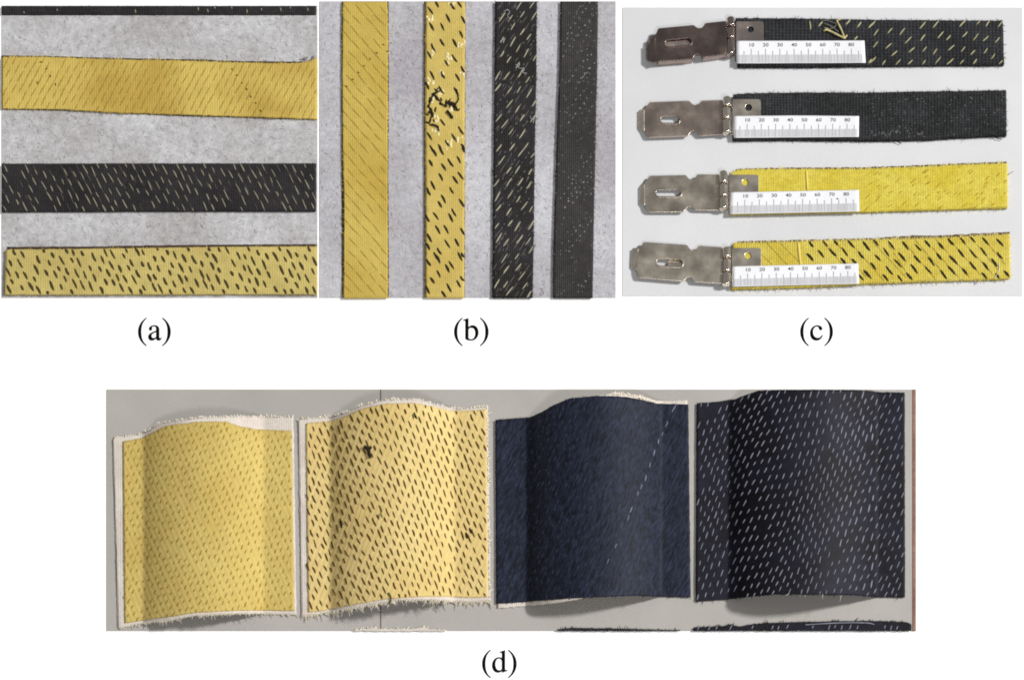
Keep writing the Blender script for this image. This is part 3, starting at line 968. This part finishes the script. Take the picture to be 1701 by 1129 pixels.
def knuckle(pa, pb, r, z, m, name, t):
    """Rounded barrel between two layout points lying at height z."""
    a, b = P(pa[0], pa[1], z), P(pb[0], pb[1], z)
    d = (b - a).normalized()
    l = (b - a).length
    up = Vector((0, 0, 1))
    s = d.cross(up).normalized()
    q = s.cross(d)
    prof = [(0, 0.0), (0, r * 0.62), (0.5, r * 0.8), (1.3, r * 0.94), (2.2, r), (3.0, r)]
    L = l / U
    prof = prof + [(L - x, y) for x, y in prof[::-1]]
    vs, fs = [], []
    n = 20
    for x, y in prof:
        for k in range(n):
            an = 2 * math.pi * k / n
            vs.append(a + d * x * U + (s * math.cos(an) + q * math.sin(an)) * y * U)
    for i in range(len(prof) - 1):
        for k in range(n):
            fs.append((i * n + k, i * n + (k + 1) % n, (i + 1) * n + (k + 1) % n, (i + 1) * n + k))
    return link(name, mesh(name, vs, fs, m, og(t), True), t)


HASPS = [
    dict(label='dark brownish metal hasp with slot, tilted upward at right, on the topmost black strap', y0=0, z=13, m=0, bar=0, leaf=0,
         out=[(1300, 267), (1045, 295), (1030, 325), (1010, 350), (970, 358), (935, 348), (905, 318), (470, 358), (455, 400), (438, 432),
              (428, 775), (470, 757), (890, 725), (905, 695), (930, 672), (968, 662), (1000, 685), (1022, 705), (1300, 667)],
         tab=[(438, 436), (372, 462), (368, 532), (330, 545)], tab2=[(428, 772), (400, 762), (340, 748), (332, 745)],
         slot=(548, 492, 878, 585, -22), kn=[(1357, 225, 1357, 345), (1360, 350, 1358, 492), (1358, 497, 1352, 690)], leafr=(1223, 36.8, 1268, 100), hole=(1246.7, 49.5, 5.6)),
    dict(label='brown-grey metal hasp whose slot shows a white rectangle of card, on the plain black strap', y0=120, z=7, m=1, bar=1, leaf=1,
         out=[(1275, 350), (1000, 360), (978, 390), (945, 412), (905, 412), (872, 390), (850, 360), (365, 378), (335, 418), (303, 446),
              (303, 722), (322, 760), (345, 805), (830, 787), (850, 752), (885, 720), (925, 724), (958, 752), (985, 785), (1275, 765)],
         tab=[(303, 446), (290, 452), (232, 472), (226, 476)], tab2=[(303, 722), (285, 712), (232, 692), (225, 690)],
         slot=(495, 542, 735, 630, 0), kn=[(1308, 315, 1315, 436), (1305, 442, 1305, 590), (1300, 596, 1310, 765)], leafr=(1217, 165.7, 1263, 225), hole=(1243.4, 179.2, 6.0)),
    dict(label='grey metal hasp with long slot beside the bright yellow strap without dark stitches', y0=240, z=7, m=2, bar=1, leaf=1,
         out=[(1225, 377), (950, 376), (935, 400), (910, 430), (870, 440), (832, 422), (812, 384), (360, 393), (338, 440), (305, 470),
              (308, 748), (322, 800), (360, 830), (775, 830), (795, 805), (835, 768), (880, 762), (900, 785), (918, 805), (1225, 810)],
         tab=[(305, 470), (275, 488), (262, 515), (238, 522)], tab2=[(308, 748), (295, 738), (262, 732), (236, 728)],
         slot=(437, 556, 752, 642, 0), kn=[(1267, 338, 1267, 490), (1270, 496, 1268, 652), (1270, 658, 1268, 808)], leafr=(1212, 291, 1260, 350), hole=(1238, 303, 6.0)),
    dict(label='light grey metal hasp sloping down at right, with shiny barrel, on the lowest yellow strap', y0=365, z=8, m=3, bar=1, leaf=1,
         out=[(1258, 345), (965, 325), (940, 365), (905, 386), (870, 380), (842, 352), (825, 316), (290, 280), (268, 318), (236, 338),
              (205, 622), (218, 672), (232, 710), (778, 755), (800, 728), (835, 702), (872, 704), (895, 730), (912, 762), (1255, 785)],
         tab=[(236, 338), (215, 345), (152, 352), (148, 356)], tab2=[(205, 622), (190, 612), (150, 590), (130, 582)],
         slot=(445, 476, 772, 568, 12), kn=[(1308, 348, 1306, 480), (1312, 486, 1308, 650), (1310, 656, 1300, 815)], leafr=(1216, 412.6, 1264, 472), hole=(1242.6, 425, 6.0)),
]
for hp in HASPS:
    y0 = hp['y0']
    cv = lambda pts: [(1030 + x / ZK, y0 + y / ZK) for x, y in pts]
    m = M_met[hp['m']]
    mb = M_met_bar[hp['bar']]
    ml = M_met_leaf[hp['leaf']]
    out = cv(hp['out'])
    t = thing('hasp', hp['label'], 'hasp', out[0][0], (out[0][1] + out[-1][1]) / 2, 'metal hasps on the white card')
    z = hp['z']
    sx0, sy0, sx1, sy1, tl = hp['slot']
    slot = ring_slot(1030 + sx0 / ZK, y0 + sy0 / ZK, 1030 + sx1 / ZK, y0 + sy1 / ZK, tl / ZK)
    link('hasp_plate', curve_mesh('hasp_plate', [smooth_ring(out), slot], m, og(t), z, 0.5, 0.6), t)
    if hp['m'] in (0, 3):
        ix0 = sx0 if hp['m'] == 0 else (sx0 + sx1) / 2 + 10
        vs, fs = slab(1030 + (ix0 - 30) / ZK, y0 + (sy0 - 60) / ZK, 1030 + (sx1 + 120) / ZK, y0 + (sy1 + 60) / ZK, 1.2, z - 2.6)
        link('lower_plate', mesh('lower_plate', vs, fs, ml, og(t)), t)
    # raised rim round the slot
    grow = ring_slot(1030 + (sx0 - 10) / ZK, y0 + (sy0 - 10) / ZK, 1030 + (sx1 + 10) / ZK, y0 + (sy1 + 10) / ZK, tl / ZK)
    link('slot_rim', curve_mesh('slot_rim', [grow, slot], m, og(t), z + 1.1, 0.2, 0.35), t)
    ta, tb = cv(hp['tab']), cv(hp['tab2'])
    x_r, x_l = ta[0][0], ta[-1][0]
    link('end_tab', mesh('end_tab', *sheet(ta, tb, lambda x, y: z + 1.0 - 4.5 * max(0, (x_r - x) / (x_r - x_l)), 1.4, 2.5, 0, 5, 3, 0), ml if hp['m'] else m, og(t), True), t)  # lighter metal on most tabs paints the light on the bend
    if hp['m'] == 0:
        for i0, i1 in ((11, 12), (17, 18)):
            a, b = out[i0], out[i1]
            g = []
            for k in range(13):
                f = k / 12
                x, y = a[0] + (b[0] - a[0]) * f, a[1] + (b[1] - a[1]) * f
                tp = P(x, y, z - 0.4)
                g += [tp, tp + Vector((0, -0.4 * U, -11 * U)), tp + Vector((0, 1.4 * U, -11 * U)), tp + Vector((0, 1.4 * U, 0))]
            fs = []
            for k in range(12):
                for c in range(4):
                    fs.append((k * 4 + c, k * 4 + (c + 1) % 4, k * 4 + 4 + (c + 1) % 4, k * 4 + 4 + c))
            fs += [(0, 1, 2, 3), (51, 50, 49, 48)]
            link('side_flange', mesh('side_flange', g, fs, M_met_bar[0], og(t)), t)
    for i, (ax, ay, bx, by) in enumerate(hp['kn']):
        (a, b) = cv([(ax, ay), (bx, by)])
        knuckle(a, b, 7.2 if i != 1 else 6.6, 9.5, mb, 'knuckle', t)
    (a, b) = cv([(hp['kn'][0][0], hp['kn'][0][1] - 6), (hp['kn'][2][2], hp['kn'][2][3] + 8)])
    knuckle(a, b, 2.6, 9.5, mb, 'hinge_pin', t)
    lx0, ly0, lx1, ly1 = hp['leafr']
    lr = smooth_ring([(lx0, ly0), (lx1 - 3, ly0), (lx1 - 1, ly0 + 1), (lx1, ly0 + 3), (lx1, ly1), (lx0, ly1)], 2)
    hx, hy, hr = hp['hole']
    link('hinge_leaf', curve_mesh('hinge_leaf', [lr, arc_pts(hx, hy, hr)], ml, og(t), ZC + 1.3, 0.5, 0.35), t)


# paper rulers
def text_mesh(s, size, m):
    cu = bpy.data.curves.new('number', 'FONT')
    cu.body = s
    cu.size = size * U
    cu.offset = 0.1 * U
    cu.align_x = 'CENTER'
    cu.align_y = 'CENTER'
    cu.resolution_u = 3
    o = bpy.data.objects.new('number', cu)
    COL.objects.link(o)
    dg = bpy.context.evaluated_depsgraph_get()
    me = bpy.data.meshes.new_from_object(o.evaluated_get(dg))
    bpy.data.objects.remove(o)
    bpy.data.curves.remove(cu)
    me.name = 'number'
    me.materials.clear()
    me.materials.append(m)
    return me


NUM = {n: text_mesh(str(n), 8.8, M_num) for n in range(10, 90, 10)}
ZR = ZC + 2.7
RULERS = [
    ('white paper ruler on the topmost black strap with pale stitches', (1223.5, 68.2), (1436, 67.6), (1438, 104.6), (1223.3, 105.5), 1247.8, 23.65),
    ('white paper ruler on the plain black strap', (1219, 193), (1427, 193), (1426.5, 227.5), (1219, 229), 1241, 23.75),
    ('white paper ruler with a black speck, on the bright yellow strap without dark stitches', (1213.8, 319.5), (1427, 315.5), (1427.5, 351), (1212, 355.5), 1238, 23.9),
    ('white paper ruler on the lowest yellow strap with black stitches', (1216.5, 442.5), (1426, 437.5), (1427, 471), (1216, 476), 1242, 23.7),
]
for idx, (label, tl, tr, br, bl, x10, pitch) in enumerate(RULERS):
    t = thing('paper_ruler', label, 'paper ruler', (tl[0] + tr[0]) / 2, (tl[1] + bl[1]) / 2, 'paper rulers on the straps')
    zf = lambda x, y: ZR + 0.35 * noise.noise(Vector((x / 50, idx, 0)))
    link('paper', mesh('paper', *sheet([tl, ((tl[0] + tr[0]) / 2, (tl[1] + tr[1]) / 2 - (1 if idx == 1 else 0)), tr], [bl, br], zf, 0.5, 6, 0.15, 20, idx, 0.1), M_scale, og(t), True), t)

    def at(x, v):
        u = (x - tl[0]) / (tr[0] - tl[0])
        return (tl[0] + (tr[0] - tl[0]) * u + (bl[0] - tl[0]) * v * (1 - u) + (br[0] - tr[0]) * v * u,
                (tl[1] + (tr[1] - tl[1]) * u) * (1 - v) + (bl[1] + (br[1] - bl[1]) * u) * v)

    vs, fs = [], []

    def tick(x, v0, v1, wd):
        n = len(vs)
        for xx, v in ((x - wd / 2, v0), (x + wd / 2, v0), (x + wd / 2, v1), (x - wd / 2, v1)):
            p = at(xx, v)
            vs.append(P(p[0], p[1], zf(*p) + 0.12))
        fs.append((n + 3, n + 2, n + 1, n))

    mm = pitch / 10
    k = int((tl[0] + 1.5 - x10) / mm)
    while x10 + k * mm < tr[0] - (6 if idx == 0 else 3):
        x = x10 + k * mm
        v0 = 0.36 if k % 10 == 0 else (0.45 if k % 5 == 0 else 0.62)
        tick(x, v0, 0.97, 1.0 if k % 5 == 0 else R.uniform(0.6, 0.95))
        k += 1
    link('scale_marks', mesh('scale_marks', vs, fs, M_tick, og(t)), t, 'stuff')
    ang = -math.atan2(tr[1] - tl[1], tr[0] - tl[0])
    for n in range(8):
        o = link('number', NUM[10 + 10 * n], t)
        p = at(x10 + n * pitch + 0.4, 0.19)
        o.matrix_local = Matrix.Translation(P(p[0], p[1], zf(*p) + 0.15) - og(t)) @ Matrix.Rotation(ang, 4, 'Z') @ Matrix.Diagonal((1.12, 0.92, 1, 1))
    if idx == 2:
        stitches(t, [(1391, 330.3, 20, 3.6, 2.6)], M_th_black, zf, 'speck', ht=0.6)

# ------------------------------------------------------------------ curved swatches on the grey board
GD = 'curved fabric swatches standing on the grey board'


def arch(x0, x1, deg=38.0, base=4.8, soft=3.5, lift=0.0):
    """Height of a cloth that lies flat and arches up between x0 and x1."""
    hc = (x1 - x0) / 2
    r = hc / math.sin(math.radians(deg))
    cz = r * math.cos(math.radians(deg))

    def raw(x):
        d = abs(x - (x0 + x1) / 2)
        return max(0.0, math.sqrt(max(0, r * r - d * d)) - cz) if d < hc else 0.0

    def f(x, y):
        h = sum(raw(x + k * soft / 2) * wt for k, wt in ((-1, 0.25), (0, 0.5), (1, 0.25)))
        return base + h + 0.6 * noise.noise(Vector((x / 40, y / 90, x0)))
    return f


def swatch(label, pa, pb, zf, m, seed, back=None, n=26, jit=0.8):
    t = thing('fabric_swatch', label, 'fabric swatch', (pa[0][0] + pa[-1][0]) / 2, (pa[0][1] + pb[0][1]) / 2, GD)
    if back:
        link('backing_or_edge_shade', mesh('backing_or_edge_shade', *sheet(back[0], back[1], lambda x, y: zf(x, y) - 1.6, 1.4, 3.5, 1.6, 6, seed + 7, 1.0), M_white, og(t), True), t)
    link('cloth', mesh('cloth', *sheet(pa, pb, zf, 1.5, 3.5, jit, 5, seed, 0.6), m, og(t), True), t)
    return t


# pale yellow swatch
za = arch(238, 437, 36)
pa = [(204, 733), (235, 727.5), (258, 716), (275, 707), (330, 700), (375, 700), (400, 708), (430, 713), (484.5, 715)]
pb = [(207, 1034), (240, 1029), (290, 1022), (330, 1016), (400, 1013), (489, 1013)]
ba = [(187.5, 729), (192, 724.5), (228, 721), (248, 713), (265, 701), (300, 695.5), (340, 691.5), (400, 690), (487.5, 691)]
bb = [(196, 1043), (230, 1036), (280, 1030), (310, 1023.5), (370, 1019.5), (440, 1018.5), (492.5, 1021)]
t = swatch('pale yellow swatch with small faint stitches and a white border, leftmost curved swatch', pa, pb, za, M_yel_d, 41, (ba, bb))
it = waved(rows((200, 690, 492, 1045), -66, 7.5, 8, 8.6, 2.5, 1.2, 0.25, 0.97), 3, 45, 0)
stitches(t, clipped([i for i in it if 206 < i[0] < 487], pa, pb), M_th_olive, za, limit=0, ht=0.7)
fray(t, bb, za, M_whitefray, 200, (2, 5), 0.7, 1)
fray(t, ba, za, M_whitefray, 160, (1, 3), 0.7, -1)

# yellow swatch with dark stitches
zb = arch(548, 754, 38)
pa = [(508, 703), (550, 699), (575, 691), (600, 679), (640, 670), (690, 669), (720, 675), (748, 682), (775, 682), (808, 679)]
pb = [(512, 1016), (535, 1014), (560, 1008), (600, 1001), (640, 994), (700, 990), (745, 990), (780, 992), (811, 990)]
ba = [(495.5, 697), (502, 694), (550, 691), (575, 684), (600, 671.5), (640, 662.5), (690, 661.5), (715, 668), (745, 676), (770, 677.5), (810, 673)]
bb = [(500.5, 1023), (530, 1020), (560, 1013.5), (600, 1007), (640, 1000), (655, 996.5), (700, 996), (745, 998), (780, 1000), (815, 998)]
t = swatch('pale yellow swatch with many dark brown stitches, a dark snag and frayed white border', pa, pb, zb, M_yel_d2, 43, (ba, bb))
it = waved(rows((505, 650, 815, 1030), 68, 12.5, 7.5, 8.9, 3.1, 1.2, 0.3, 0.97), 4, 40, 1)
stitches(t, clipped([i for i in it if 510 < i[0] < 809], pa, pb), M_th_brown, zb)
loose_thread(t, [(606, 742), (611, 746), (613, 752), (615, 760)], 2.6, M_th_black, zb, 2)
loose_thread(t, [(616, 742), (613, 750), (614, 757)], 2.2, M_th_black, zb, 2)
stitches(t, [(632, 845, 80, 12, 3.2), (634, 855, 70, 10, 2.4), (630, 857, 95, 9, 2.2)], mat('grey_green_thread', A(110, 104, 64), 0.9), zb, 'snagged_stitch')
stitches(t, [(775, 889, 80, 11, 5), (782, 881, 66, 11, 4.6), (566, 870, 66, 13, 4.4), (690, 690, 66, 12, 4.6)], M_th_black, zb, 'dark_stitch')
fray(t, bb, zb, M_whitefray, 300, (3, 8), 0.8, 1, along=0.5)
fray(t, ba, zb, M_whitefray, 170, (1, 3), 0.7, -1)
fray(t, [ba[-1], bb[-1]], zb, M_whitefray, 160, (1, 4), 0.7, -1)
loose_thread(t, [(645, 984), (649, 990), (649, 997), (646, 1003)], 1.1, M_th_dark, zb, 1.5)

# navy swatch
zc = arch(876, 1098, 47)
pa = [(823, 697), (880, 692.5), (898, 685), (920, 672), (945, 661.5), (990, 657), (1030, 658), (1060, 662), (1090, 670), (1143.5, 671.5)]
pb = [(824.5, 1002), (870, 999), (940, 993), (970, 992), (1050, 988.5), (1147.5, 991)]
ba = [(824, 699), (880, 695), (945, 664), (1000, 656), (1022, 651), (1060, 656), (1090, 665), (1142, 664)]
bb = [(826, 1010), (870, 1006), (940, 998), (962, 994.5), (975, 990), (1050, 986), (1146, 988)]
t = swatch('plain navy blue swatch with one slanting dotted white line', pa, pb, zc, M_navy, 45, (ba, bb), jit=0.7)
x4 = [(1515, 165, 640), (1500, 190, 640), (1445, 310, 640), (1410, 390, 640), (1380, 450, 640), (1345, 540, 640), (1310, 640, 640), (1275, 745, 640), (1240, 815, 640),
      (1212, 870, 640), (1160, 1000, 640), (1155, 30, 840), (1135, 95, 840), (1035, 320, 840), (972, 445, 840)]
stitches(t, [(810 + x / 4.86, o + y / 4.86, R.uniform(-72, -60), R.uniform(6, 13), R.uniform(1.2, 2.2)) for x, y, o in x4], mat('grey_white_thread', A(120, 122, 145), 0.8), zc)
it = rows((824, 655, 1148, 1000), -64, 7, 8, 8.5, 1.3, 2.2, 0.5, 0.55)
stitches(t, clipped([i for i in it if 826 < i[0] < 1143], pa, pb), mat('navy_thread', A(52, 56, 76), 0.8), zc, limit=0, ht=0.6)
fray(t, pb, zc, M_blkfray, 160, (1, 3.5), 0.5, 1)
fray(t, [(1015, 653), (1045, 654), (1090, 667)], zc, M_whitefray, 70, (1, 4), 0.8, -1)
fray(t, pa, zc, M_blkfray, 120, (0.8, 2.5), 0.5, -1)

# dark swatch with silver stitches
zd = arch(1214, 1456, 49)
pa = [(1157.5, 669), (1190, 667), (1222, 662), (1240, 655), (1262, 648), (1300, 647), (1400, 647), (1440, 648), (1460, 651), (1503, 651.5)]
pb = [(1156, 997.5), (1200, 995), (1250, 990), (1290, 986.5), (1340, 987), (1420, 987.5), (1450, 990.5), (1503.5, 991)]
t = swatch('near-black swatch with many silver-white stitches, rightmost curved swatch', pa, pb, zd, M_navy2, 47, None, jit=0.8)
it = waved(rows((1153, 630, 1507, 1010), -67, 10, 8.5, 9.6, 1.8, 1.2, 0.3, 0.95), 9, 30, 2)
stitches(t, clipped([i for i in it if 1159 < i[0] < 1501], pa, pb), M_th_silver, zd)
fray(t, pb, zd, M_blkfray, 190, (1, 4), 0.5, 1)
fray(t, [(1290, 986), (1420, 988)], zd, M_whitefray, 10, (3, 6), 0.7, 1)

# tops of the next row, cut off by the board edge
GE = 'swatch tops peeping over the lower edge of the board'


def peep(label, pa, bottom, m, mf, nf, seed, stitch=None):
    zf = flat(4.5)
    pb = [(x, bottom) for x, y in (pa[0], pa[-1])]
    t = thing('fabric_edge', label, 'fabric edge', (pa[0][0] + pa[-1][0]) / 2, bottom, GE)
    link('cloth', mesh('cloth', *sheet(pa, pb, zf, 1.5, 3, 0.8, 5, seed, 0.3, 3), m, og(t), True), t)
    fray(t, pa, zf, mf, nf, (1, 4), 0.7, -1)
    if stitch:
        stitches(t, stitch, M_th_silver, zf)
    return t


peep('frayed white cloth edge under the swatch with dark brown stitches', [(588, 1045.5), (620, 1043), (624, 1038), (628, 1044), (690, 1043.5), (705, 1040), (712, 1043.5), (742, 1046)], 1047, M_white, M_whitefray, 60, 61)
peep('dark frayed cloth edge under the plain navy swatch', [(925, 1045), (950, 1042), (1000, 1042.5), (1060, 1044), (1130, 1045.5)], 1047, M_blk_c, M_blkfray, 60, 63)
t = peep('dark stitched cloth edge with white binding under the silver-stitched swatch', [(1152, 1041), (1200, 1039), (1215, 1036), (1225, 1040), (1250, 1036), (1270, 1034), (1340, 1032), (1440, 1030), (1505, 1032), (1514, 1036)], 1047, M_navy2, M_blkfray, 120, 65,
         [(x, 1042 + R.uniform(-2, 1), R.uniform(-75, -60), R.uniform(5, 9), 2) for x in (1160, 1178, 1190, 1214, 1250, 1283, 1293, 1308, 1350, 1377, 1387, 1398, 1412, 1424, 1470, 1480, 1490)])
loose_thread(t, [(1338, 1037), (1380, 1034.5), (1420, 1033.5), (1445, 1034.5), (1452, 1037)], 1.0, M_th_silver, flat(4.5), 1.2, 'white_binding')
